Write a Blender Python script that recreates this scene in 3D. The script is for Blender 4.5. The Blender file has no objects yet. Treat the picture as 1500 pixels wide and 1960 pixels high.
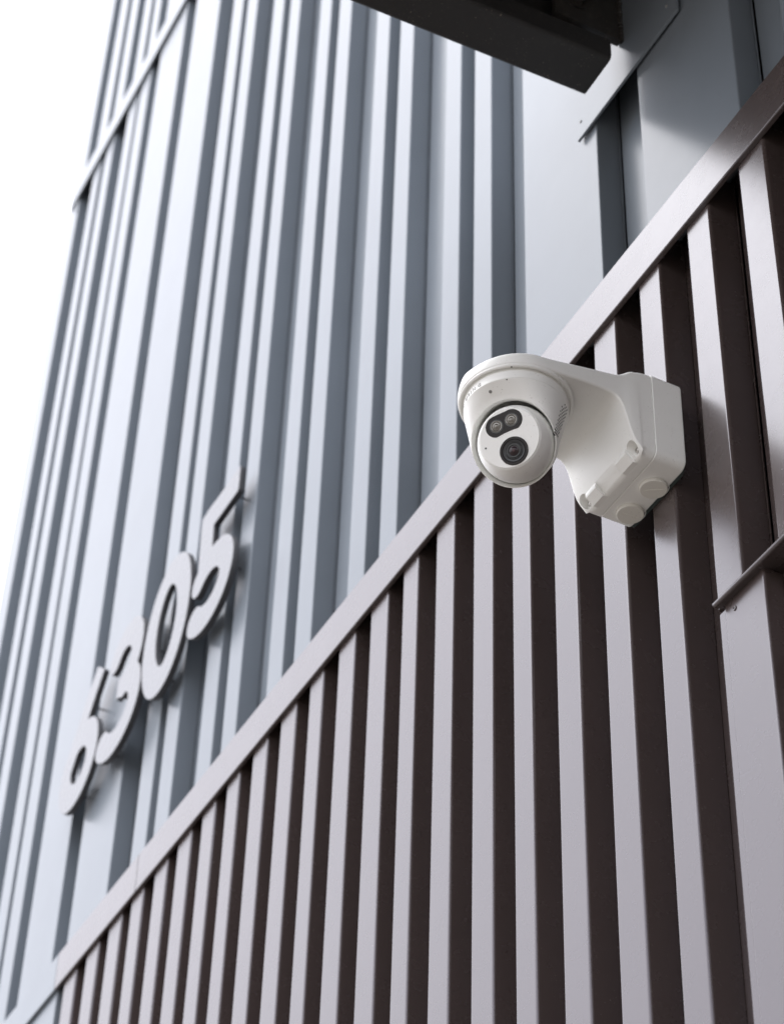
import bpy, bmesh, math, random
import numpy as np
from mathutils import Vector, Matrix
random.seed(7)
scn = bpy.context.scene
COL = scn.collection
EYE = 1.6                 # eye height above the pavement
K = 1.11                  # metres per unit of the measured wall positions

# ------------------------------------------------------------------ camera
cam_data = bpy.data.cameras.new('camera')
cam = bpy.data.objects.new('camera', cam_data); COL.objects.link(cam); scn.camera = cam
Rm = Matrix(((0.4577, 0.5766, 0.6767), (0.8886, -0.3207, -0.3278), (0.0280, 0.7514, -0.6592)))
q = Rm.to_quaternion(); q.normalize()
cam.rotation_mode = 'QUATERNION'; cam.rotation_quaternion = q
cam.location = (0, -K, EYE)
cam_data.sensor_fit = 'VERTICAL'; cam_data.sensor_height = 36.0; cam_data.lens = 81.07
cam_data.clip_start = 0.05; cam_data.clip_end = 2000
cam_data.dof.use_dof = True; cam_data.dof.focus_distance = 2.49; cam_data.dof.aperture_fstop = 8.0

# ------------------------------------------------------------------ overcast daylight
SUN = Vector((-0.28, -0.55, 0.79)).normalized()
elev = math.asin(SUN.z); rot = math.atan2(SUN.x, SUN.y)
world = bpy.data.worlds.new('World'); scn.world = world; world.use_nodes = True
nt = world.node_tree; nt.nodes.clear()
N = nt.nodes.new; L = nt.links.new
out = N('ShaderNodeOutputWorld'); bg = N('ShaderNodeBackground'); sky = N('ShaderNodeTexSky')
sky.sky_type = 'NISHITA'; sky.sun_disc = False
sky.sun_elevation = elev; sky.sun_rotation = rot
sky.air_density = 1.0; sky.dust_density = 2.0; sky.ozone_density = 1.0
# a closed cloud layer: zenith about three times as bright as the horizon
tc = N('ShaderNodeTexCoord'); sep = N('ShaderNodeSeparateXYZ'); L(tc.outputs['Generated'], sep.inputs[0])
mx = N('ShaderNodeMath'); mx.operation = 'MAXIMUM'; mx.inputs[1].default_value = 0.0; L(sep.outputs['Z'], mx.inputs[0])
ma = N('ShaderNodeMath'); ma.operation = 'MULTIPLY_ADD'; ma.inputs[1].default_value = 8.0; ma.inputs[2].default_value = 8.2
L(mx.outputs[0], ma.inputs[0])
ns = N('ShaderNodeTexNoise'); ns.inputs['Scale'].default_value = 2.2; ns.inputs['Detail'].default_value = 4
L(tc.outputs['Generated'], ns.inputs['Vector'])
mr = N('ShaderNodeMapRange'); mr.inputs['From Min'].default_value = 0.3; mr.inputs['From Max'].default_value = 0.7
mr.inputs['To Min'].default_value = 0.9; mr.inputs['To Max'].default_value = 1.1; L(ns.outputs['Fac'], mr.inputs['Value'])
mm = N('ShaderNodeMath'); mm.operation = 'MULTIPLY'; L(ma.outputs[0], mm.inputs[0]); L(mr.outputs[0], mm.inputs[1])
cl = N('ShaderNodeVectorMath'); cl.operation = 'SCALE'; cl.inputs[0].default_value = (0.935, 0.935, 1.0); L(mm.outputs[0], cl.inputs['Scale'])
mixc = N('ShaderNodeMix'); mixc.data_type = 'RGBA'; mixc.inputs['Factor'].default_value = 0.88
L(sky.outputs['Color'], mixc.inputs['A']); L(cl.outputs[0], mixc.inputs['B'])
bg.inputs['Strength'].default_value = 0.14
L(mixc.outputs['Result'], bg.inputs['Color']); L(bg.outputs[0], out.inputs['Surface'])
sd = bpy.data.lights.new('sun', 'SUN'); sd.energy = 0.8; sd.angle = math.radians(40); sd.color = (1.0, 0.985, 0.97)
sun = bpy.data.objects.new('sun', sd); COL.objects.link(sun); sun.rotation_mode = 'QUATERNION'
sun.rotation_quaternion = SUN.to_track_quat('Z', 'Y'); sun.location = SUN * 30

scn.view_settings.view_transform = 'Standard'; scn.view_settings.look = 'None'
scn.view_settings.gamma = 1.0; scn.view_settings.use_curve_mapping = False
scn.view_settings.exposure = 0.80
scn.cycles.max_bounces = 6; scn.cycles.diffuse_bounces = 4; scn.cycles.glossy_bounces = 4

# ------------------------------------------------------------------ materials
def mat_new(name):
    m = bpy.data.materials.new(name); m.use_nodes = True
    n = m.node_tree; b = n.nodes['Principled BSDF']
    return m, n, b
def paint(name, col, rough=0.35, var=0.06, canning=0.0, peel=0.02, dust=None, dust_amt=0.0, metallic=0.0, spec=0.5,
          grime=None, grime_amt=0.0, coat=0.0, tint=None):
    m, n, b = mat_new(name)
    nn, ln = n.nodes.new, n.links.new
    geo = nn('ShaderNodeNewGeometry')
    b.inputs['Roughness'].default_value = rough; b.inputs['Metallic'].default_value = metallic
    b.inputs['Specular IOR Level'].default_value = spec
    if tint: b.inputs['Specular Tint'].default_value = (*tint, 1)
    b.inputs['Coat Weight'].default_value = coat; b.inputs['Coat Roughness'].default_value = 0.2
    # broad tone variation
    nz = nn('ShaderNodeTexNoise'); nz.inputs['Scale'].default_value = 9; nz.inputs['Detail'].default_value = 6
    ln(geo.outputs['Position'], nz.inputs['Vector'])
    r = nn('ShaderNodeMapRange'); r.inputs['From Min'].default_value = .3; r.inputs['From Max'].default_value = .7
    r.inputs['To Min'].default_value = 1 - var; r.inputs['To Max'].default_value = 1 + var
    ln(nz.outputs['Fac'], r.inputs['Value'])
    c = nn('ShaderNodeVectorMath'); c.operation = 'SCALE'; c.inputs[0].default_value = col
    ln(r.outputs[0], c.inputs['Scale'])
    last = c.outputs[0]
    if dust:
        v = nn('ShaderNodeTexNoise'); v.inputs['Scale'].default_value = 420; v.inputs['Detail'].default_value = 1.5
        ln(geo.outputs['Position'], v.inputs['Vector'])
        v2 = nn('ShaderNodeTexNoise'); v2.inputs['Scale'].default_value = 30; ln(geo.outputs['Position'], v2.inputs['Vector'])
        ad = nn('ShaderNodeMath'); ad.operation = 'MULTIPLY_ADD'; ad.inputs[1].default_value = 0.25
        ln(v2.outputs['Fac'], ad.inputs[0]); ln(v.outputs['Fac'], ad.inputs[2])
        rr = nn('ShaderNodeMapRange'); rr.inputs['From Min'].default_value = .83; rr.inputs['From Max'].default_value = .90
        rr.inputs['To Max'].default_value = dust_amt; ln(ad.outputs[0], rr.inputs['Value'])
        mi = nn('ShaderNodeMix'); mi.data_type = 'RGBA'; mi.inputs['B'].default_value = (*dust, 1)
        ln(rr.outputs[0], mi.inputs['Factor']); ln(last, mi.inputs['A']); last = mi.outputs['Result']
    if grime:
        g = nn('ShaderNodeTexNoise'); g.inputs['Scale'].default_value = 55; g.inputs['Detail'].default_value = 8; g.inputs['Roughness'].default_value = .7
        ln(geo.outputs['Position'], g.inputs['Vector'])
        rr = nn('ShaderNodeMapRange'); rr.inputs['From Min'].default_value = .5; rr.inputs['From Max'].default_value = .8
        rr.inputs['To Max'].default_value = grime_amt; ln(g.outputs['Fac'], rr.inputs['Value'])
        mi = nn('ShaderNodeMix'); mi.data_type = 'RGBA'; mi.inputs['B'].default_value = (*grime, 1)
        ln(rr.outputs[0], mi.inputs['Factor']); ln(last, mi.inputs['A']); last = mi.outputs['Result']
    ln(last, b.inputs['Base Color'])
    # roughness breakup
    nr = nn('ShaderNodeTexNoise'); nr.inputs['Scale'].default_value = 35; nr.inputs['Detail'].default_value = 5
    ln(geo.outputs['Position'], nr.inputs['Vector'])
    rm = nn('ShaderNodeMapRange'); rm.inputs['To Min'].default_value = rough - .025; rm.inputs['To Max'].default_value = rough + .025
    ln(nr.outputs['Fac'], rm.inputs['Value']); ln(rm.outputs[0], b.inputs['Roughness'])
    # relief: fine paint peel and the slow waviness of thin sheet
    nb = nn('ShaderNodeTexNoise'); nb.inputs['Scale'].default_value = 700; nb.inputs['Detail'].default_value = 2
    ln(geo.outputs['Position'], nb.inputs['Vector'])
    b1 = nn('ShaderNodeBump'); b1.inputs['Strength'].default_value = peel; b1.inputs['Distance'].default_value = .002
    ln(nb.outputs['Fac'], b1.inputs['Height'])
    if canning:
        mp = nn('ShaderNodeMapping'); mp.inputs['Scale'].default_value = (6, 6, 1.6); ln(geo.outputs['Position'], mp.inputs['Vector'])
        nc = nn('ShaderNodeTexNoise'); nc.inputs['Scale'].default_value = 1.0; nc.inputs['Detail'].default_value = 1; ln(mp.outputs[0], nc.inputs['Vector'])
        b2 = nn('ShaderNodeBump'); b2.inputs['Strength'].default_value = 1.0; b2.inputs['Distance'].default_value = canning
        ln(nc.outputs['Fac'], b2.inputs['Height']); ln(b2.outputs[0], b1.inputs['Normal'])
    ln(b1.outputs[0], b.inputs['Normal'])
    return m
M = {}
M['grey'] = paint('grey_sheet', (0.170, 0.194, 0.219), .25, .03, .0007, .006, (.30, .30, .30), .12, spec=.155)
M['brown'] = paint('brown_sheet', (0.064, 0.048, 0.044), .27, .04, .0006, .003, (.30, .26, .22), .22, spec=.79, tint=(.87, .89, 1.0))
M['brown_trim'] = paint('brown_trim', (0.066, 0.052, 0.049), .27, .05, .0006, .003, (.02, .018, .016), .5, grime=(.20, .18, .16), grime_amt=.10, spec=.80, tint=(.90, .91, 1.0))
M['backing'] = paint('backing', (0.012, 0.012, 0.013), .8)
M['alu'] = paint('numeral_metal', (0.175, 0.18, 0.193), .27, .03, 0, .004, spec=.20)
M['return'] = paint('numeral_shaded_side', (0.045, 0.046, 0.05), .5, .05)  # shade on the numerals' sides, put into a darker colour
M['white'] = paint('white_plastic', (0.86, 0.865, 0.835), .42, .02, 0, .02, (.30, .28, .24), .3, grime=(.48, .46, .40), grime_amt=.08)
M['white_cap'] = paint('plug_plastic', (0.74, 0.73, 0.675), .5, .03, 0, .02, (.3, .27, .22), .5)
M['steel'] = paint('black_steel', (0.025, 0.024, 0.0235), .5, .12, 0, .12, (.32, .28, .22), .6, grime=(.04, .037, .034), grime_amt=.5)
M['bracket_steel'] = paint('bracket_steel', (0.030, 0.028, 0.026), .34, .15, 0, .10, (.35, .30, .22), .6, grime=(.09, .08, .065), grime_amt=.6)
M['deck'] = paint('canopy_deck', (0.035, 0.034, 0.033), .6, .1)
M['rubber'] = paint('gasket_rubber', (0.035, 0.05, 0.048), .7)
M['screw'] = paint('screw_steel', (0.55, 0.54, 0.52), .28, .1, metallic=1.0)
M['black'] = paint('black_glass', (0.012, 0.011, 0.012), .16, .05, 0, .0)
M['lensbody'] = paint('lens_barrel', (0.022, 0.023, 0.024), .35, .05, 0, .0)
M['lensring'] = paint('lens_ring', (0.055, 0.06, 0.06), .3, .05, 0, .0)
M['dark'] = paint('dark_hole', (0.02, 0.02, 0.02), .7)
M['ink'] = paint('grey_print', (0.22, 0.22, 0.21), .5)
M['led'] = paint('led_reflector', (0.20, 0.19, 0.17), .2, .1, metallic=.5)
M['sealant'] = paint('sealant', (0.16, 0.12, 0.09), .6, .2, 0, .2)
def glass_mat():
    m, n, b = mat_new('lens_glass')
    b.inputs['Base Color'].default_value = (.022, .012, .014, 1); b.inputs['Roughness'].default_value = .12
    b.inputs['Specular IOR Level'].default_value = .35
    return m
M['glass'] = glass_mat()
M['red_reflection'] = paint('lens_reflection', (.05, .018, .02), .3)  # dull red that paints the small reflection in the lens
def ground_mat():
    m, n, b = mat_new('pavement')
    nn, ln = n.nodes.new, n.links.new
    geo = nn('ShaderNodeNewGeometry'); nz = nn('ShaderNodeTexNoise'); nz.inputs['Scale'].default_value = 1.2; nz.inputs['Detail'].default_value = 10
    ln(geo.outputs['Position'], nz.inputs['Vector'])
    cr = nn('ShaderNodeValToRGB'); cr.color_ramp.elements[0].color = (.13, .115, .098, 1); cr.color_ramp.elements[1].color = (.21, .19, .165, 1)
    cr.color_ramp.elements[0].position = .3; cr.color_ramp.elements[1].position = .7
    ln(nz.outputs['Fac'], cr.inputs[0]); ln(cr.outputs[0], b.inputs['Base Color']); b.inputs['Roughness'].default_value = .9
    return m
M['ground'] = ground_mat()

# ------------------------------------------------------------------ mesh helpers
def empty(name, loc, label, cat, group=None):
    o = bpy.data.objects.new(name, None); COL.objects.link(o); o.location = loc; o.empty_display_size = .1
    o['label'] = label; o['category'] = cat
    if group: o['group'] = group
    return o
def root_of(o):
    v = Vector((0, 0, 0))
    while o is not None:
        v = v + o.location; o = o.parent
    return v
def mk(name, verts, faces, mat, parent=None, smooth=False, angle=35, label=None, wn=False):
    off = root_of(parent) if parent else Vector((0, 0, 0))
    me = bpy.data.meshes.new(name)
    me.from_pydata([tuple(Vector(v) - off) for v in verts], [], faces)
    bm = bmesh.new(); bm.from_mesh(me); bmesh.ops.recalc_face_normals(bm, faces=bm.faces); bm.to_mesh(me); bm.free()
    me.materials.append(mat)
    if smooth:
        for p in me.polygons: p.use_smooth = True
        me.set_sharp_from_angle(angle=math.radians(angle))
    o = bpy.data.objects.new(name, me); COL.objects.link(o); o.parent = parent
    if wn: weighted(o)
    if label: o['label'] = label
    return o
def weighted(o):
    # large flat faces keep their own normal, only the folds are rounded
    w = o.modifiers.new('weighted', 'WEIGHTED_NORMAL'); w.keep_sharp = True; w.weight = 100; w.mode = 'FACE_AREA'
def mk_bm(name, bm, mat, parent=None, smooth=True, angle=35, recalc=True):
    off = root_of(parent) if parent else Vector((0, 0, 0))
    if recalc: bmesh.ops.recalc_face_normals(bm, faces=bm.faces)
    for v in bm.verts: v.co -= off
    me = bpy.data.meshes.new(name); bm.to_mesh(me); bm.free(); me.materials.append(mat)
    if smooth:
        for p in me.polygons: p.use_smooth = True
        me.set_sharp_from_angle(angle=math.radians(angle))
    o = bpy.data.objects.new(name, me); COL.objects.link(o); o.parent = parent
    return o
def box_bm(x0, x1, y0, y1, z0, z1, bev=0.0, seg=2, bm=None):
    b = bmesh.new()
    vs = [b.verts.new((x, y, z)) for x in (x0, x1) for y in (y0, y1) for z in (z0, z1)]
    for f in ((0, 1, 3, 2), (4, 6, 7, 5), (0, 4, 5, 1), (2, 3, 7, 6), (0, 2, 6, 4), (1, 5, 7, 3)): b.faces.new([vs[i] for i in f])
    bmesh.ops.recalc_face_normals(b, faces=b.faces)
    if bev: bmesh.ops.bevel(b, geom=b.edges[:], offset=bev, segments=seg, affect='EDGES', profile=.5)
    if bm is not None:
        me = bpy.data.meshes.new('t'); b.to_mesh(me); b.free(); bm.from_mesh(me); bpy.data.meshes.remove(me); return bm
    return b
def box(name, x0, x1, y0, y1, z0, z1, mat, parent, bev=0.0, seg=2):
    o = mk_bm(name, box_bm(x0, x1, y0, y1, z0, z1, bev, seg), mat, parent, smooth=bev > 0, angle=60)
    if bev: weighted(o)
    return o
def frame(axis, up=(0, 0, 1)):
    a = Vector(axis).normalized(); u = Vector(up); u = u - a * u.dot(a)
    if u.length < 1e-4: u = Vector((1, 0, 0)) - a * a.x
    u.normalize(); return u.cross(a), u, a        # right, up, axis
def lathe(center, axis, prof, n=48, up=(0, 0, 1), bm=None, radial=None):
    """prof: (offset along axis, radius) list, revolved about axis"""
    bm = bm or bmesh.new(); c = Vector(center); r_, u_, a_ = frame(axis, up)
    rings = []
    for h, r in prof:
        if r <= 1e-6: rings.append([bm.verts.new(c + a_ * h)]); continue
        ring = []
        for i in range(n):
            t = 2 * math.pi * i / n; rr = r if radial is None else r * radial(i, h)
            ring.append(bm.verts.new(c + a_ * h + (r_ * math.cos(t) + u_ * math.sin(t)) * rr))
        rings.append(ring)
    for A, B in zip(rings, rings[1:]):
        for i in range(n):
            j = (i + 1) % n
            if len(A) == 1 and len(B) == 1: continue
            if len(A) == 1: bm.faces.new((A[0], B[i], B[j]))
            elif len(B) == 1: bm.faces.new((A[i], A[j], B[0]))
            else: bm.faces.new((A[i], A[j], B[j], B[i]))
    return bm

# ------------------------------------------------------------------ ground
g = mk('ground', [(-600, -600, 0), (600, -600, 0), (600, 600, 0), (-600, 600, 0)], [(0, 1, 2, 3)], M['ground'])
g['kind'] = 'structure'; g['label'] = 'pale concrete pavement below the building'

# ------------------------------------------------------------------ ribbed cladding
def rib_mesh(name, xl, xr, z0, z1, depth, mat, parent, y0=0.0, rad=.0024, slant=.002, zcap=True):
    """a folded sheet rib: left flank, rounded fold, face, rounded fold, right flank"""
    pl = [(xl - slant, depth + .001)]
    for k in range(5):
        a = math.pi + (math.pi / 2) * k / 4
        pl.append((xl + rad + rad * math.cos(a), rad + rad * math.sin(a)))
    for k in range(5):
        a = 1.5 * math.pi + (math.pi / 2) * k / 4
        pl.append((xr - rad + rad * math.cos(a), rad + rad * math.sin(a)))
    pl.append((xr + slant, depth + .001))
    n = len(pl); V = [(x, y0 + y, z) for z in (z0, z1) for x, y in pl]
    F = [(i, i + 1, n + i + 1, n + i) for i in range(n - 1)]
    if zcap: F += [tuple(range(n)), tuple(range(2 * n - 1, n - 1, -1))]
    return mk(name, V, F, mat, parent, smooth=True, angle=40, wn=True)
def panel_floor(x0, x1, z0, z1, y, mat, parent, lip=.0):
    """flat sheet between ribs, its left edge turned back into the joint"""
    V = []; t = .0012
    pl = [(x0, y + .02), (x0, y + .002), (x0 + .002, y), (x1, y), (x1, y + t), (x0 + .0035, y + t), (x0 + .0015, y + .0035), (x0 + t, y + .02)]
    n = len(pl); V = [(x, yy, z) for z in (z0, z1) for x, yy in pl]
    F = [(i, (i + 1) % n, n + (i + 1) % n, n + i) for i in range(n)]
    return mk('panel', V, F, mat, parent)

ZR0, ZR1 = 2.0850 + EYE, 2.1615 + EYE            # the long cap flashing
ZF0, ZF1 = 5.125 + EYE, 5.215 + EYE              # joint flashing high up
grey = empty('grey_cladding_wall', (-2.5, 0, 0), 'pale grey ribbed metal wall above the brown ribbed wall', 'wall')
brown = empty('brown_cladding_wall', (-1.5, 0, 0), 'dark brown ribbed metal wall below the sloping trim, behind the security camera', 'wall')
XC = -4.105 * K                                   # far corner of the building
box('wall_backing', XC + .005, 3.4, .062, .30, 0, 11.5, M['backing'], grey)
box('side_wall', XC, XC + .03, .041, 9.0, 0, 11.5, M['grey'], grey)

DG = .034
groups = [[(-4.105, -4.024)], [(-3.9227, -3.8673), (-3.8336, -3.7725)], [(-3.6818, -3.6205), (-3.5991, -3.5319)], [(-3.4709, -3.3021)],
          [(-3.2330, -3.0579)], [(-2.9610, -2.8980), (-2.8660, -2.8066)], [(-2.7060, -2.6484), (-2.6120, -2.5587)],
          [(-2.4535, -2.4005), (-2.3620, -2.3071)], [(-2.1945, -2.1430), (-2.1005, -2.0500)], [(-1.9345, -1.8857), (-1.8443, -1.7945)],
          [(-1.7085, -1.5300)], [(-1.4367, -1.2500)], [(-1.165, -.978)], [(-.893, -.842), (-.80, -.75)], [(-.634, -.583), (-.541, -.49)],
          [(-.375, -.324), (-.282, -.231)], [(-.116, .07)], [(.156, .342)], [(.43, .48), (.522, .572)], [(.69, .74), (.78, .83)], [(.95, 1.14)], [(1.22, 1.41)]]
def grey_tier(groups, z0, z1, shift=0.0, y=0.0):
    prev = None
    for i, g_ in enumerate(groups):
        xs = (prev + .0045) if prev is not None else g_[0][0] * K - .003
        xe = groups[i + 1][0][0] * K - .01 if i + 1 < len(groups) else g_[-1][1] * K + .03
        p = panel_floor(xs + shift, g_[-1][1] * K + .004 + shift, z0, z1, y + DG, M['grey'], grey)
        for a, b in g_:
            rib_mesh('rib', a * K + shift, b * K + shift, z0, z1, DG - .002, M['grey'], p, y0=y)
        prev = g_[-1][1] * K + .003
grey_tier(groups, ZR1 - .02, ZF1 - .004)
t2 = [[(-4.095, -4.02)], [(-3.9399, -3.8707), (-3.8258, -3.7601)], [(-3.6911, -3.6294), (-3.5943, -3.5402)], [(-3.4748, -3.31)],
      [(-3.237, -3.06)]] + groups[5:]
grey_tier(t2, ZF1 + .001, 11.4)
# the strip of the grey wall that runs on below the cap flashing, left of the brown wall
grey_tier([[(-4.105, -4.024)], [(-3.9227, -3.8673), (-3.8336, -3.7725)], [(-3.64, -3.45)], [(-3.415, -3.2475)]], 0.02, ZR1 - .024)

def flashing(name, x0, x1, y0, y1, z0, z1, mat, parent, joint=.0012):
    """folded cap: face sheet, short return under it, sheet running back on top; hollow behind"""
    t = .0016; r = .0020; lip = .0066
    o_ = [(y0 + lip, z0), (y0 + r, z0), (y0 + r * .3, z0 + r * .3), (y0, z0 + r), (y0, z1 - r), (y0 + r * .3, z1 - r * .3), (y0 + r, z1), (y1, z1)]
    i_ = [(y0 + lip, z0 + t), (y0 + r + t * .5, z0 + t), (y0 + r * .3 + t * .8, z0 + r * .3 + t * .8), (y0 + t, z0 + r + t * .5), (y0 + t, z1 - r - t * .5),
          (y0 + r * .3 + t * .8, z1 - r * .3 - t * .8), (y0 + r + t * .5, z1 - t), (y1, z1 - t)]
    pl = o_ + i_[::-1]; n = len(pl); m = len(o_)
    V = [(x_, a, b) for x_ in (x0 + joint, x1 - joint) for a, b in pl]
    F = [(k, (k + 1) % n, n + (k + 1) % n, n + k) for k in range(n)]
    for k in range(m - 1):
        q4 = (k, k + 1, n - 2 - k, n - 1 - k); F.append(q4); F.append(tuple(v + n for v in q4))
    return mk(name, V, F, mat, parent, True, 60, wn=True)
for x0, x1 in ((XC, -3.30), (-3.30, -.8), (-.8, 1.6)):
    flashing('joint_flashing', max(x0, XC + .03), x1, -.009, .055, ZF0, ZF1, M['grey'], grey)
flashing('cap_flashing', XC, -3.6055, -.007, .056, ZR0, ZR1, M['grey'], grey)
for x0, x1 in ((-3.6055, -3.223), (-3.223, -.55), (-.55, 1.6)):
    flashing('cap_flashing', x0, x1, -.007, .056, ZR0, ZR1, M['brown_trim'], brown)

DB = .038
ribs = [(-3.2173, -3.1615), (-3.1180, -3.0640), (-3.0231, -2.9690), (-2.9306, -2.8815), (-2.8383, -2.7880), (-2.7500, -2.6985), (-2.6600, -2.6120),
        (-2.5720, -2.5277), (-2.4831, -2.4335), (-2.3905, -2.3405), (-2.2982, -2.2562), (-2.2100, -2.1610), (-2.1162, -2.0665), (-2.0249, -1.9835),
        (-1.9355, -1.8880), (-1.8396, -1.7915), (-1.7472, -1.7055), (-1.6557, -1.6077), (-1.5583, -1.5110), (-1.4615, -1.4185),
        (-1.3645, -1.3205), (-1.2655, -1.2180)]
x = -1.169
while x < 1.35:
    ribs.append((x, x + (.0475, .043, .0475)[len(ribs) % 3])); x += (.0965, .0925, .0985)[len(ribs) % 3]
XD0, XD1, ZD = -1.5135, .25, 1.500 + EYE          # the opening with its own trim below the ledge
prev = None
for i in range(0, len(ribs), 3):
    tri = ribs[i:i + 3]
    xs = tri[0][0] * K - .05 if prev is None else prev + .003
    z0 = .02 if tri[0][0] * K < XD0 - .4 or tri[0][0] * K > XD1 else None
    # panels that reach the opening stop at its head
    lo = [.02 if (a * K < XD0 - .01 or a * K > XD1) else ZD for a, b in tri]
    zf = min(lo)
    xe = tri[-1][1] * K + .004
    if zf < 1 and xe > XD0 and xs < XD0: 
        p = panel_floor(xs, XD0 - .002, .02, ZR1 - .024, DB, M['brown'], brown)
        panel_floor(XD0 - .0015, xe, ZD, ZR1 - .024, DB, M['brown'], brown)
    else:
        p = panel_floor(xs, xe, zf, ZR1 - .024, DB, M['brown'], brown)
    for (a, b), z in zip(tri, lo):
        rib_mesh('rib', a * K, b * K, z, ZR1 - .024, DB - .002, M['brown'], p, rad=.0038)
    prev = xe
# trim of the opening
box('jamb_edge', XD0 + .0005, -1.5002, .0008, .036, .02, ZD - .006, M['brown'], brown, .0012)
box('jamb_trim', -1.5000, -1.4287, -.0025, .060, .02, ZD - .002, M['brown'], brown, .003, 3)
box('head_trim', -1.4280, XD1 - .08, .020, .060, ZD - .10, ZD - .002, M['brown'], brown, .002)
box('jamb_trim', XD1 - .075, XD1, -.0015, .060, .02, ZD - .002, M['brown'], brown, .003, 3)
box('door_leaf', -1.4280, XD1 - .08, .045, .0605, .02, ZD - .101, M['brown'], brown, .001)
# sloping drip ledge with a rolled front edge
def ledge():
    x0, x1 = -1.5045, XD1 + .03
    zb, zf = ZD + .003, ZD - .004; yb, yf = .034, -.0088
    pl = [(yb, zb + .0025), (yf, zf + .0025)]
    for k in range(9):
        a = math.radians(60 + 30 * k); pl.append((yf - .0012 + .0032 * math.cos(a), zf + .0032 * math.sin(a)))
    pl.append((yb, zb))
    n = len(pl); V = [(x, y, z) for x in (x0, x1) for y, z in pl]
    F = [(i, (i + 1) % n, n + (i + 1) % n, n + i) for i in range(n)] + [tuple(range(n)), tuple(range(2 * n - 1, n - 1, -1))]
    o = mk('drip_ledge', V, F, M['brown_trim'], brown, True, 40)
    # bead of sealant where the ledge meets the rib
    bm = bmesh.new(); pts = []
    for k in range(15):
        t = k / 14; pts.append((-1.497 + .040 * t, -.0015, ZD + .0045 + .0006 * math.sin(17 * t)))
    rings = []
    for k, p in enumerate(pts):
        r = .0022 * (1 + .25 * math.sin(k * 2.3)) * (1 if 0 < k < 14 else .35)
        rings.append([bm.verts.new((p[0], p[1] + r * math.cos(a), p[2] + r * math.sin(a))) for a in [math.pi * 2 * j / 8 for j in range(8)]])
    for A, B in zip(rings, rings[1:]):
        for j in range(8): bm.faces.new((A[j], A[(j + 1) % 8], B[(j + 1) % 8], B[j]))
    mk_bm('sealant_bead', bm, M['sealant'], brown)
ledge()
def rivet(cx, cy, cz, r, mat, parent, name='rivet'):
    bm = lathe((cx, cy, cz), (0, -1, 0), [(0, r), (r * .25, r), (r * .45, r * .8), (r * .5, r * .45), (r * .2, r * .38), (r * .2, 0)], 16)
    return mk_bm(name, bm, mat, parent)
rivet(-1.481, -.0025, 1.479 + EYE, .0028, M['brown_trim'], brown)
rivet(-1.481, -.0025, .90 + EYE, .0028, M['brown_trim'], brown)

# ------------------------------------------------------------------ house numbers
def seg_dist(P, pts):
    """distance from the grid P to an open stroke, with square ends"""
    d = np.full(P.shape[:2], 9.0)
    for k in range(len(pts) - 1):
        a = np.array(pts[k]); b = np.array(pts[k + 1]); v = b - a; L2 = v @ v
        t = ((P - a) @ v) / L2
        ok = np.ones_like(t, bool)
        if k == 0: ok &= t >= 0
        if k == len(pts) - 2: ok &= t <= 1
        tc_ = np.clip(t, 0, 1); dd = np.linalg.norm(P - (a + tc_[..., None] * v), axis=-1)
        d = np.minimum(d, np.where(ok, dd, np.where(t < 0, np.maximum(dd, .03 + np.abs(t) * math.sqrt(L2)), np.maximum(dd, .03 + (t - 1) * math.sqrt(L2)))))
    return d
def arc(cx, cy, a, b, t0, t1, n=40, p=2.0):
    o = []
    for i in range(n + 1):
        t = math.radians(t0 + (t1 - t0) * i / n); c, s = math.cos(t), math.sin(t)
        o.append((cx + a * math.copysign(abs(c) ** (2 / p), c), cy + b * math.copysign(abs(s) ** (2 / p), s)))
    return o
STROKES = {
    '0': [(arc(.107, .1525, .0765, .1215, 0, 360, 72), .0300)],
    '5': [([(.055, .2735), (.100, .2735), (.187, .2735)], .0290), ([(.051, .3025), (.052, .27), (.059, .150)], .0290),
          (arc(.088, .0985, .0745, .0615, 138, -143, 60), .0285)],
    '3': [(arc(.092, .2105, .064, .063, 148, -78, 44), .0285), (arc(.088, .0965, .0815, .0645, 78, -150, 50), .0285), ([(.072, .158), (.108, .158)], .024)],
    '6': [(arc(.101, .0985, .069, .067, 0, 360, 72), .0285), ([(.162, .290), (.126, .246), (.092, .198), (.060, .150), (.038, .118)], .0280)],
}
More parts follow.
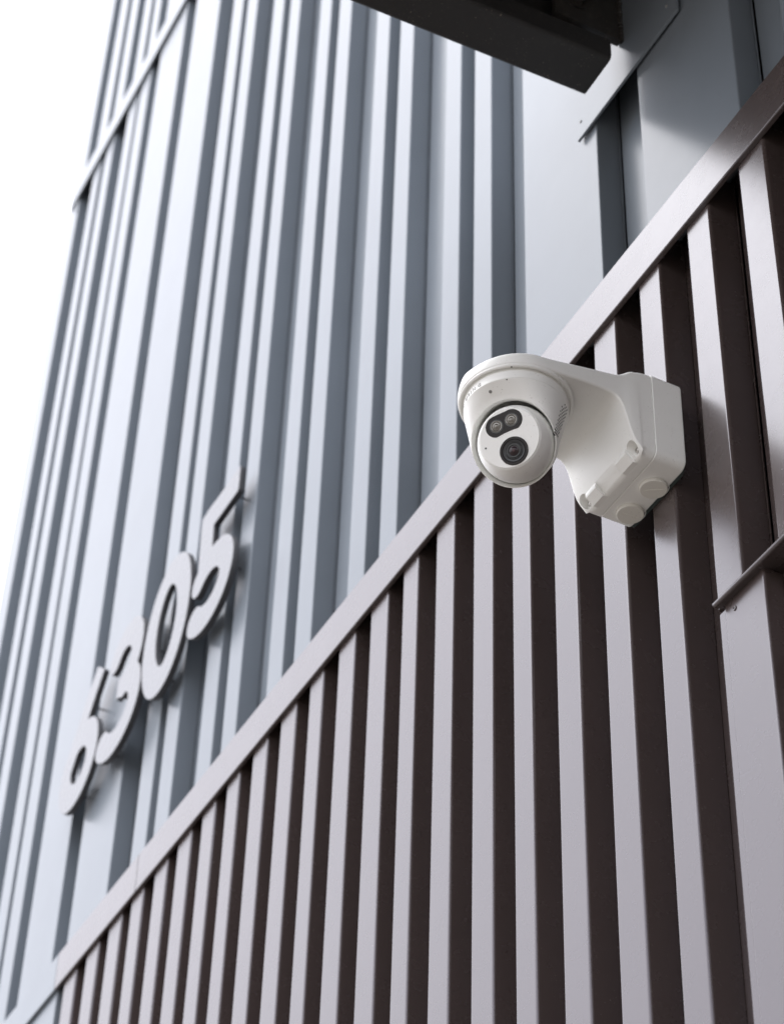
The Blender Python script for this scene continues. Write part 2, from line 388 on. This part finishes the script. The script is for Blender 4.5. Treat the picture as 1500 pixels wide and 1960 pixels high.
def contours(txt):
    h = .0022; nx, nz = int(.26 / h), int(.36 / h)
    gx = -.03 + h * np.arange(nx); gz = -.03 + h * np.arange(nz)
    P = np.stack(np.meshgrid(gx, gz, indexing='ij'), -1)
    F = np.full((nx, nz), 9.0)
    for pts, r in STROKES[txt]: F = np.minimum(F, seg_dist(P, pts) - r)
    F = np.where(np.abs(F) < 1e-9, 1e-9, F)
    segs = {}
    def ip(i, j, k, l):
        a, b = F[i, j], F[k, l]; t = a / (a - b)
        return (gx[i] + t * (gx[k] - gx[i]), gz[j] + t * (gz[l] - gz[j]))
    E_ = {}
    for i in range(nx - 1):
        for j in range(nz - 1):
            c = [F[i, j] < 0, F[i + 1, j] < 0, F[i + 1, j + 1] < 0, F[i, j + 1] < 0]
            if all(c) or not any(c): continue
            ed = [((i, j), (i + 1, j)), ((i + 1, j), (i + 1, j + 1)), ((i, j + 1), (i + 1, j + 1)), ((i, j), (i, j + 1))]
            cr = [e for e, (p, q_) in zip(ed, ((0, 1), (1, 2), (3, 2), (0, 3))) if c[p] != c[q_]]
            prs = [(cr[0], cr[1])] if len(cr) == 2 else [(cr[0], cr[3]), (cr[1], cr[2])]
            for a, b in prs:
                E_.setdefault(a, []).append(b); E_.setdefault(b, []).append(a)
    loops, seen = [], set()
    for s in E_:
        if s in seen: continue
        lp, cur, pr = [], s, None
        while cur not in seen:
            seen.add(cur); lp.append(cur); nx_ = [e for e in E_[cur] if e != pr and e not in seen]
            if not nx_: break
            pr, cur = cur, nx_[0]
        pts = np.array([ip(*e[0], *e[1]) for e in lp])
        for _ in range(2): pts = (np.roll(pts, 1, 0) + 2 * pts + np.roll(pts, -1, 0)) / 4
        if len(pts) > 12: loops.append(pts)
    return loops
def numeral(txt, x0, z0, label):
    yf, th = -.030, .012
    o = empty('house_number', (x0 + .1, 0, z0), label, 'house number', 'house numbers on the grey wall')
    cu = bpy.data.curves.new('c', 'CURVE'); cu.dimensions = '2D'; cu.fill_mode = 'BOTH'
    cu.extrude = th / 2 - .001; cu.bevel_depth = .001; cu.bevel_resolution = 1
    for lp in contours(txt):
        sp = cu.splines.new('POLY'); sp.points.add(len(lp) - 1)
        for p, c in zip(sp.points, lp): p.co = (c[0], c[1], 0, 1)
        sp.use_cyclic_u = True
    tmp = bpy.data.objects.new('tmp', cu); COL.objects.link(tmp)
    me = bpy.data.meshes.new_from_object(tmp.evaluated_get(bpy.context.evaluated_depsgraph_get()))
    bpy.data.objects.remove(tmp)
    me.name = 'numeral_body'
    for v in me.vertices:
        a, b, c = v.co; v.co = (a * 1.012 - .1, yf + th / 2 - c, b * 1.012)
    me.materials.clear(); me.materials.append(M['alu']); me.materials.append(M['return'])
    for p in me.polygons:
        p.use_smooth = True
        p.material_index = 0 if p.normal.y < -.5 else 1  # faces turned off the front take the darker, shaded colour
    me.set_sharp_from_angle(angle=math.radians(35))
    b = bpy.data.objects.new('numeral_body', me); COL.objects.link(b); b.parent = o
    pins = {'6': ((.168, .10), (.10, .035), (.034, .10), (.115, .235)), '3': ((.165, .10), (.15, .21), (.05, .03)),
            '0': ((.18, .152), (.034, .152), (.107, .27), (.107, .035)), '5': ((.16, .1), (.055, .2), (.15, .27))}[txt]
    for px, pz in pins:
        bm = lathe((x0 + px, yf + th - .001, z0 + pz), (0, 1, 0), [(0, 0), (0, .0018), (.052, .0018), (.052, 0)], 10)
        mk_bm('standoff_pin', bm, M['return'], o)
ZN = 2.4555 + EYE
numeral('6', -3.680, ZN, 'raised metal numeral 6, lowest left of the four numbers on the grey wall')
numeral('3', -3.467, ZN, 'raised metal numeral 3 between the 6 and the 0 on the grey wall')
numeral('0', -3.265, ZN, 'raised metal oval numeral 0 between the 3 and the 5')
numeral('5', -3.044, ZN, 'raised metal numeral 5, last and nearest of the four house numbers')

# ------------------------------------------------------------------ steel canopy
can = empty('steel_canopy', (-1.66, -.02, 2.53 + EYE), 'black steel canopy with a thick beam bolted to the grey wall at the top', 'canopy')
XG = -1.612
def tilt_beam(name, x0, x1, z0, h, y0, y1, mat):
    b = box_bm(x0, x1, y1, y0, z0, z0 + h, .005, 3)
    for v in b.verts: v.co.z += (v.co.y - y0) * .055
    o = mk_bm(name, b, mat, can, True, 60); weighted(o)
    return o
ZB, YE = 2.4690 + EYE, -.0450
def channel(x0, x1, flip=1):
    """lipped cold-formed channel running out from the wall, open towards +x"""
    t = .006; ht, lp = .225, .039; r = .006
    out_ = [(x1, lp), (x1, r), (x1 - r * .3, r * .3), (x1 - r, 0), (x0 + r, 0), (x0 + r * .3, r * .3), (x0, r), (x0, ht), (x1, ht), (x1, ht - lp)]
    inn = [(x1 - t, lp), (x1 - t, r), (x1 - t * 1.15, t * 1.1), (x1 - r - t * .4, t), (x0 + r + t * .4, t), (x0 + t * 1.15, t * 1.1), (x0 + t, r + t * .4), (x0 + t, ht - t), (x1 - t, ht - t), (x1 - t, ht - lp)]
    pl = out_ + inn[::-1]; n = len(pl); V = []; F = []
    for y in (YE, -1.45):
        V += [(a, y, ZB + b + (y - YE) * .055) for a, b in pl]
    m = len(out_)
    F = [(i, (i + 1) % n, n + (i + 1) % n, n + i) for i in range(n)]
    for k in range(m - 1):
        q4 = (k, k + 1, n - 2 - k, n - 1 - k); F.append(q4); F.append(tuple(i + n for i in q4))
    o = mk('beam', V, F, M['steel'], can, True, 50, wn=True)
    return o
channel(-1.656, -1.585)
channel(1.11, 1.18)
def gus(xa, xb):
    b = box_bm(xa, xb, -.112, -.0085, 2.561 + EYE, 2.76 + EYE, .0012, 2); o = mk_bm('gusset_plate', b, M['bracket_steel'], can)
    bm = bmesh.new(); random.seed(3); n = 26
    for k in range(n):                                   # weld bead, a row of overlapping ripples
        z = 2.562 + EYE + k * .0078; r = .0042 * random.uniform(.85, 1.2)
        lathe((xb + .0005, -.0095, z), (0, 0, 1), [(-.0055, r * .55), (0, r), (.0055, r * .6)], 8, up=(1, 0, 0), bm=bm)
    mk_bm('weld_bead', bm, M['bracket_steel'], o)
    for dz in (.604, .70):
        c = (xb, -.080, 2.0 + dz + EYE)
        mk_bm('washer', lathe(c, (1, 0, 0), [(0, 0), (0, .0165), (.003, .0165), (.003, 0)], 28), M['bracket_steel'], o)
        mk_bm('bolt', lathe((c[0] + .003, c[1], c[2]), (1, 0, 0), [(0, 0), (0, .0115), (.008, .0115), (.0095, .0095), (.0095, 0)], 6), M['bracket_steel'], o)
gus(-1.624, XG); gus(1.119, 1.131)
# thin cover plate behind the bracket
def cover(x0, x1, name='cover_plate'):
    o = box(name, x0, x1, -.0075, -.0035, 2.480 + EYE, 2.95 + EYE, M['grey'], can, .0006, 1)
    for xx, zz in ((x0 + .010, 2.512), (x1 - .022, 2.512), (x0 + .010, 2.90), (x1 - .022, 2.90)):
        bm = lathe((xx, -.0075, zz + EYE), (0, -1, 0), [(0, .0024), (.0010, .0021), (.0013, 0)], 12)
        mk_bm('rivet', bm, M['ink'], o)
cover(-1.7355, -1.4835)
cover(.98, 1.23)
box('roof_deck', -1.68, 1.2, -1.60, -.010, 2.70 + EYE, 2.735 + EYE, M['deck'], can, .003)
for yy in (-.40, -.86, -1.40):
    box('joist', -1.5845, 1.1, yy - .03, yy + .03, 2.55 + EYE, 2.69 + EYE, M['steel'], can, .003)

# ------------------------------------------------------------------ security camera
XCAM, YT = -1.606, -.184
sc = empty('security_camera', (XCAM, 0, 1.722 + EYE), 'white turret security camera on a wall bracket, fixed to the brown ribbed wall', 'security camera')
Zc = lambda z: z + EYE
def rounded_rect(x0, x1, z0, z1, r, seg=6):
    o = []
    for cx, cz, a0 in ((x1 - r, z0 + r, -90), (x1 - r, z1 - r, 0), (x0 + r, z1 - r, 90), (x0 + r, z0 + r, 180)):
        for k in range(seg + 1):
            a = math.radians(a0 + 90 * k / seg); o.append((cx + r * math.cos(a), cz + r * math.sin(a)))
    return o
def rr_solid(x0, x1, z0, z1, r, ys, insets):
    """stack of rounded rectangles along y"""
    bm = bmesh.new(); rings = []
    for y, d in zip(ys, insets):
        rings.append([bm.verts.new((px, y, pz)) for px, pz in rounded_rect(x0 + d, x1 - d, z0 + d, z1 - d, max(r - d, .001))])
    n = len(rings[0])
    for A, B in zip(rings, rings[1:]):
        for i in range(n): bm.faces.new((A[i], A[(i + 1) % n], B[(i + 1) % n], B[i]))
    bm.faces.new(rings[0]); bm.faces.new(list(reversed(rings[-1])))
    return bm
BX0, BX1, BZ0, BZ1 = XCAM - .0605, XCAM + .0625, Zc(1.722), Zc(1.852)
mk_bm('gasket', rr_solid(BX0 + .003, BX1 - .009, BZ0 - .0003, BZ1 - .004, .010, (-.0003, -.004), (0, 0)), M['rubber'], sc)
jb = mk_bm('junction_box', rr_solid(BX0, BX1, BZ0, BZ1, .0115, (-.0038, -.005, -.0422, -.0428), (.0010, 0, 0, .0006)), M['white'], sc)
for px in (XCAM + .017, XCAM - .032):
    c = (px, -.0185, BZ0)
    pl = mk_bm('plug', lathe(c, (0, 0, -1), [(-.002, .0162), (.0002, .0162), (.0034, .0157), (.0041, .0150), (.0041, 0)], 40), M['white_cap'], jb)
    b = box_bm(px - .0105, px + .0105, -.0185 - .0005, -.0185 + .0005, BZ0 - .0047, BZ0 - .0036, .0003, 1)
    bmesh.ops.rotate(b, verts=b.verts, cent=Vector(c), matrix=Matrix.Rotation(math.radians(58 if px > XCAM else 84), 3, 'Z'))
    mk_bm('plug_slot', b, M['white_cap'], jb)
    mk_bm('plug_collar', lathe(c, (0, 0, -1), [(-.001, .0178), (.0004, .0178), (.0004, .0168), (-.001, .0168)], 40), M['white'], jb)

def bracket():
    """swept bracket: side profile carried across the width, ending in a round cap over the camera"""
    W, RC = .0612, .065
    low, top = [], []
    prof_low = [(-.0435, 1.722), (-.052, 1.722), (-.0572, 1.7222), (-.0590, 1.7240), (-.0625, 1.7280), (-.0665, 1.7325), (-.0700, 1.7380), (-.0745, 1.750), (-.0782, 1.766), (-.0815, 1.7785),
                (-.0855, 1.787), (-.091, 1.7925), (-.098, 1.7945), (-.108, 1.7945), (-.119, 1.7940), (-.135, 1.7925), (-.150, 1.7905), (-.165, 1.789), (-.184, 1.7875)]
    prof_top = [(-.0435, 1.852), (-.048, 1.852), (-.053, 1.8515), (-.058, 1.850), (-.063, 1.848), (-.067, 1.8455), (-.071, 1.843), (-.075, 1.8395), (-.079, 1.836), (-.083, 1.833),
                (-.088, 1.8305), (-.094, 1.8285), (-.101, 1.8268), (-.110, 1.8247), (-.120, 1.8225), (-.135, 1.819), (-.150, 1.8155), (-.165, 1.812), (-.184, 1.8085)]
    for k in range(1, 15):
        a = math.pi / 2 * k / 14
        y = YT - RC * math.sin(a)
        prof_low.append((y, 1.7875)); prof_top.append((y, 1.8085 - .0065 * math.sin(a) ** 2))
    bm = bmesh.new(); rings = []
    NS = 5
    for i, ((yl, zl), (yt, zt)) in enumerate(zip(prof_low, prof_top)):
        ym = (yl + yt) / 2
        if ym > YT:
            s = min(1, max(0, (-.0435 - ym) / (YT * -1 - .0435))); s = s * s * (3 - 2 * s); w = W + (RC - W) * s
        else: w = math.sqrt(max(RC * RC - (ym - YT) ** 2, 0))
        w = max(w, .0004)
        box_part = i < 6
        rl = .0115 if i < 3 else (.0035 if ym > -.1 else .003); rt = .0115 if i < 5 else .0085
        rl = min(rl, w * .45); rt = min(rt, w * .45)
        ring = []
        for sx, cz, cy, r, a0 in ((1, zl + rl, yl, rl, -90), (1, zt - rt, yt, rt, 0), (-1, zt - rt, yt, rt, 90), (-1, zl + rl, yl, rl, 180)):
            for k in range(NS + 1):
                a = math.radians(a0 + 90 * k / NS)
                ring.append(bm.verts.new((XCAM + sx * (w - r) + r * math.cos(a), cy, Zc(cz + r * math.sin(a)))))
        rings.append(ring)
    n = len(rings[0])
    for A, B in zip(rings, rings[1:]):
        for j in range(n): bm.faces.new((A[j], A[(j + 1) % n], B[(j + 1) % n], B[j]))
    bm.faces.new(rings[0]); bm.faces.new(list(reversed(rings[-1])))
    return mk_bm('bracket', bm, M['white'], sc, True, 50)
bk = bracket()
# screw pockets sunk into the corners of the bracket
def pocket(x, z, sx):
    bm = bmesh.new()
    n = 20; rings = []
    for y, r in ((-.0585, .0070), (-.0600, .0078), (-.10, .0086)):
        rings.append([bm.verts.new((x + r * math.cos(2 * math.pi * k / n), y, Zc(z) + r * math.sin(2 * math.pi * k / n))) for k in range(n)])
    for A, B in zip(rings, rings[1:]):
        for k in range(n): bm.faces.new((A[k], A[(k + 1) % n], B[(k + 1) % n], B[k]))
    bm.faces.new(rings[0]); bm.faces.new(list(reversed(rings[-1])))
    bmesh.ops.recalc_face_normals(bm, faces=bm.faces)
    return bm
cutter = bmesh.new()
PK = ((XCAM + .0505, 1.7325), (XCAM - .0505, 1.7325), (XCAM + .0505, 1.8425), (XCAM - .0505, 1.8425))
for x_, z_ in PK:
    t = pocket(x_, z_, 1); me = bpy.data.meshes.new('t'); t.to_mesh(me); t.free(); cutter.from_mesh(me); bpy.data.meshes.remove(me)
co = mk_bm('cut_tmp', cutter, M['white'], sc, False)
bpy.context.view_layer.update()
md = bk.modifiers.new('pockets', 'BOOLEAN'); md.operation = 'DIFFERENCE'; md.solver = 'EXACT'; md.object = co
bpy.context.view_layer.update()
dg = bpy.context.evaluated_depsgraph_get(); nm = bpy.data.meshes.new_from_object(bk.evaluated_get(dg))
if len(nm.polygons) > 100:
    bk.modifiers.clear(); bk.data = nm; nm.name = 'bracket'
    for p in nm.polygons: p.use_smooth = True
    nm.set_sharp_from_angle(angle=math.radians(45))
bpy.data.objects.remove(co)
for x_, z_ in PK:
    bm = lathe((x_, -.0580, Zc(z_)), (0, -1, 0), [(0, .0036), (.0022, .0036), (.0034, .0026), (.0036, .0012), (.0022, .0010), (.0022, 0)], 16)
    mk_bm('screw', bm, M['screw'], bk)
# small cover lugs beside the lower pockets
for xa, xb in ((XCAM + .0195, XCAM + .0420), (XCAM - .0425, XCAM - .0215)):
    pl = [(-.0550, 1.7217), (-.0605, 1.7217), (-.0698, 1.7300), (-.0704, 1.7325), (-.0702, 1.7365), (-.0550, 1.7385)]
    n = len(pl); V = [(x_, y_, Zc(z_)) for x_ in (xa, xb) for y_, z_ in pl]
    F = [(k, (k + 1) % n, n + (k + 1) % n, n + k) for k in range(n)] + [tuple(range(n)), tuple(range(2 * n - 1, n - 1, -1))]
    mk('cover_lug', V, F, M['white'], bk)

# round rim under the cap
mk_bm('cap_rim', lathe((XCAM, YT, Zc(1.7885)), (0, 0, -1), [(-.002, .0640), (.0030, .0640), (.0040, .0630), (.0040, .0612), (.0022, .0606), (.0022, .0590), (.0045, .0586), (.0045, .0)], 96), M['white'], sc)

# turret housing: a skirt that leans into an oblique round mouth
E0 = Vector((XCAM + .001, YT, Zc(1.7255)))
AX = Vector((.40, -.60, -.69)).normalized()          # the mouth's direction
NF = Vector((.5878, -.6944, -.4151)).normalized()       # where the eye looks
NTH = 120
def base_ring(r, z): return [Vector((XCAM + r * math.cos(2 * math.pi * i / NTH), YT + r * math.sin(2 * math.pi * i / NTH), Zc(z))) for i in range(NTH)]
def mouth_ring(c, r):
    o = []
    for i in range(NTH):
        a = 2 * math.pi * i / NTH; rad = Vector((math.cos(a), math.sin(a), 0)); e = rad - AX * rad.dot(AX); e.normalize(); o.append(c + e * r)
    return o
e_up = Vector((0, 0, 1)) - AX * AX.z; e_up.normalize(); e_rt = e_up.cross(AX)
c_out = E0 + AX * .0055 + e_up * .0022 - e_rt * .0012
c_in = E0 + AX * .0035 + e_up * .0026 - e_rt * .0014
R0 = base_ring(.0582, 1.7860); R1 = base_ring(.0582, 1.7722); R1b = base_ring(.0577, 1.7718); R1c = base_ring(.0581, 1.7712)
RM = mouth_ring(c_out, .0498)
def lerp(A, B, t): return [a.lerp(b, t) for a, b in zip(A, B)]
lip = [lerp(R1c, RM, t) for t in (.25, .5, .75, .93)]
lip.append([p - AX * .0000 for p in mouth_ring(c_out + AX * .0004, .0493)])
lip.append(mouth_ring(c_out + AX * .0003, .0488))
lip.append(mouth_ring(c_out.lerp(c_in, .3) + AX * -.0014, .0476))
lip.append(mouth_ring(c_out.lerp(c_in, .65) + AX * -.0024, .0469))
lip.append(mouth_ring(c_in + AX * -.0030, .0461))
lip.append(mouth_ring(c_in + AX * -.005, .0458))
lip.append(mouth_ring(c_in + AX * -.020, .0456))
skin = [R0, R1, R1b, R1c] + lip
bm = bmesh.new(); rv = [[bm.verts.new(p) for p in r] for r in skin]
for A, B in zip(rv, rv[1:]):
    for i in range(NTH): bm.faces.new((A[i], A[(i + 1) % NTH], B[(i + 1) % NTH], B[i]))
hs = mk_bm('housing', bm, M['white'], sc, True, 40)
def on_skirt(theta, z):
    """point and normal on the leaning skirt at a bearing (degrees) and height"""
    i = int(round(theta / 360 * NTH)) % NTH
    f = (theta / 360 * NTH); i0 = int(math.floor(f)) % NTH; i1 = (i0 + 1) % NTH; w = f - math.floor(f)
    a = R1c[i0].lerp(R1c[i1], w); b = RM[i0].lerp(RM[i1], w)
    t = (a.z - Zc(z)) / max(a.z - b.z, 1e-4); p = a.lerp(b, t)
    tang = (R1c[i1] - R1c[i0]).normalized(); nrm = tang.cross(b - a).normalized()
    if nrm.dot(Vector((math.cos(math.radians(theta)), math.sin(math.radians(theta)), 0))) < 0: nrm = -nrm
    return p, nrm
def spot(name, p, n, r, mat, parent, lift=.0004):
    bm = lathe(p, n, [(-.0008, r), (lift, r), (lift, 0)], 12)
    return mk_bm(name, bm, mat, parent)
# speaker grille on the right flank
bm = bmesh.new()
for row in range(21):
    z = 1.7665 - row * .0036
    for c_ in range(4):
        th = 36 + c_ * 4.6 + (2.3 if row % 2 else 0)
        if row < 2 and c_ < 1: continue
        if z < 1.7130 + c_ * .0020: continue
        p, n_ = on_skirt(th, z)
        lathe(p, n_, [(-.0006, .00095), (.00025, .00095), (.00025, 0)], 8, bm=bm)
gr = mk_bm('speaker_holes', bm, M['dark'], hs); gr['kind'] = 'stuff'
p, n_ = on_skirt(-61.5, 1.7660); spot('status_light', p, n_, .0019, M['ink'], hs)
p, n_ = on_skirt(-40, 1.7705); spot('pinhole', p, n_, .0008, M['dark'], hs)
spot('pinhole', Vector((XCAM + .0620 * math.cos(math.radians(-34)), YT + .0620 * math.sin(math.radians(-34)), Zc(1.7847))), Vector((0, 0, -1)), .0010, M['dark'], hs)
# lettering round the skirt, just under the rim
for ch, th in zip('TURING', (-111, -98.6, -92.0, -87.3, -81.2, -72.9)):
    cu = bpy.data.curves.new('c', 'FONT'); cu.body = ch; cu.size = .0066; cu.align_x = 'CENTER'; cu.extrude = .0002; cu.offset = .00005
    tmp = bpy.data.objects.new('tmp', cu); COL.objects.link(tmp)
    me = bpy.data.meshes.new_from_object(tmp.evaluated_get(bpy.context.evaluated_depsgraph_get())); bpy.data.objects.remove(tmp)
    a = math.radians(th); nrm = Vector((math.cos(a), math.sin(a), 0)); tx = Vector((-math.sin(a), math.cos(a), 0)); org = Vector((XCAM, YT, Zc(1.7737))) + nrm * .05835
    off = root_of(hs)
    for v in me.vertices:
        x_, y_, z_ = v.co; v.co = org + tx * x_ + Vector((0, 0, 1)) * y_ + nrm * z_ - off
    me.materials.clear(); me.materials.append(M['ink']); me.name = 'lettering'
    o = bpy.data.objects.new('lettering', me); COL.objects.link(o); o.parent = hs

# the eye: ball, toothed collar, face plate, lamp window and lens
RE = .0430
UPF = Vector((.1223, -.431, .894)); UPF = (UPF - NF * UPF.dot(NF)).normalized(); RTF = UPF.cross(NF)
prof = []
for k in range(30):
    a = math.radians(33.2 + (150 - 33.2) * k / 29); prof.append((RE * math.cos(a), RE * math.sin(a)))
prof = [(RE * math.cos(math.radians(55.5 + 95 * k / 29)), RE * math.sin(math.radians(55.5 + 95 * k / 29))) for k in range(30)]
prof = [(.0225, .0335), (.0240, .0352), (.0243, .0358)] + prof[0:]
eye = mk_bm('eyeball', lathe(E0, NF, prof, 96, up=UPF), M['white'], sc, True, 30)
tooth = lambda i, h: (1.0 + (.006 if (i // 2) % 2 else 0)) if abs(h - .0243) < .0012 else 1.0
mk_bm('toothed_collar', lathe(E0, NF, [(.0232, .0350), (.0236, .0353), (.0250, .0350), (.0252, .0343)], 360, up=UPF, radial=tooth), M['white'], eye, False)
PZ = .0262
mk_bm('face_plate', lathe(E0, NF, [(.0215, .0344), (.0256, .0344), (PZ, .0338), (PZ, 0)], 96, up=UPF), M['white'], eye, True, 30)
PC = E0 + NF * PZ
def P2(x_, y_, h=0): return PC + RTF * x_ + UPF * y_ + NF * h
def flat_shape(name, pts, h0, h1, mat, bev=.0004):
    bm = bmesh.new(); n = len(pts); cx = sum(p[0] for p in pts) / n; cy = sum(p[1] for p in pts) / n
    rings = []
    for h, s in ((h0, 1), (h1 - bev, 1), (h1, 1 - bev / .02)):
        rings.append([bm.verts.new(P2(cx + (x_ - cx) * s, cy + (y_ - cy) * s, h)) for x_, y_ in pts])
    for A, B in zip(rings, rings[1:]):
        for i in range(n): bm.faces.new((A[i], A[(i + 1) % n], B[(i + 1) % n], B[i]))
    bm.faces.new(rings[-1])
    return mk_bm(name, bm, mat, eye, True, 30)
# lamp window: two discs joined, slightly waisted below
pts = []
RL, LX, LY = .0124, .0092, .0180
for k in range(25): a = math.radians(-72 + 162 * k / 24); pts.append((LX + RL * math.cos(a), LY + RL * math.sin(a)))
for k in range(25): a = math.radians(90 + 162 * k / 24); pts.append((-LX + RL * math.cos(a), LY + RL * math.sin(a)))
for k in range(1, 8):
    t = k / 8; xa = -LX + RL * math.cos(math.radians(252)); xb = LX + RL * math.cos(math.radians(-72)); yy = LY + RL * math.sin(math.radians(-72))
    pts.append((xa + (xb - xa) * t, yy + .0007 * math.sin(math.pi * t)))
flat_shape('lamp_window', pts, -.001, .0005, M['black'])
for s in (-1, 1):
    c = P2(s * .0090, .0180, .0005)
    mk_bm('lamp', lathe(c, NF, [(-.0002, .0066), (.0002, .0066), (.0004, .0060), (-.0001, .0048), (.0003, .0044), (.0006, .0030), (.0002, .0026), (.0009, .0014), (.0011, 0)], 36, up=UPF), M['led'], eye, True, 25)
    mk_bm('lamp_ring', lathe(c, NF, [(-.0002, .0078), (.00025, .0078), (.00025, .0067), (-.0002, .0067)], 36, up=UPF), M['lensring'], eye, True, 25)
cL = P2(0, -.0164, 0)
mk_bm('lens_bezel', lathe(cL, NF, [(-.001, .0162), (.0007, .0162), (.0011, .0157), (.0011, .0134), (.0004, .0128), (.0003, .0)], 64, up=UPF), M['black'], eye, True, 30)
mk_bm('lens_barrel', lathe(cL, NF, [(.0004, .0126), (.0010, .0122), (.0006, .0105), (.0011, .0098), (.0005, .0088), (.0004, 0)], 64, up=UPF), M['lensbody'], eye, True, 20)
mk_bm('lens_ring', lathe(cL, NF, [(.0006, .0080), (.0015, .0077), (.0015, .0068), (.0006, .0060)], 64, up=UPF), M['lensring'], eye, True, 20)
mk_bm('lens', lathe(cL, NF, [(.0006, .0056), (.0009, .0042), (.0014, .0036), (.0018, .0018), (.0019, 0)], 48, up=UPF), M['glass'], eye, True, 40)
mk_bm('lens_reflection', lathe(cL, NF, [(.0012, .0017), (.0021, .0015), (.0022, 0)], 24, up=UPF), M['red_reflection'], eye, True, 40)  # raised dot standing in for the red reflection at the centre
bm = lathe(P2(-.0285, 0, 0), NF, [(-.0005, .0011), (.0002, .0011), (.0002, 0)], 14, up=UPF); mk_bm('microphone_hole', bm, M['dark'], eye)
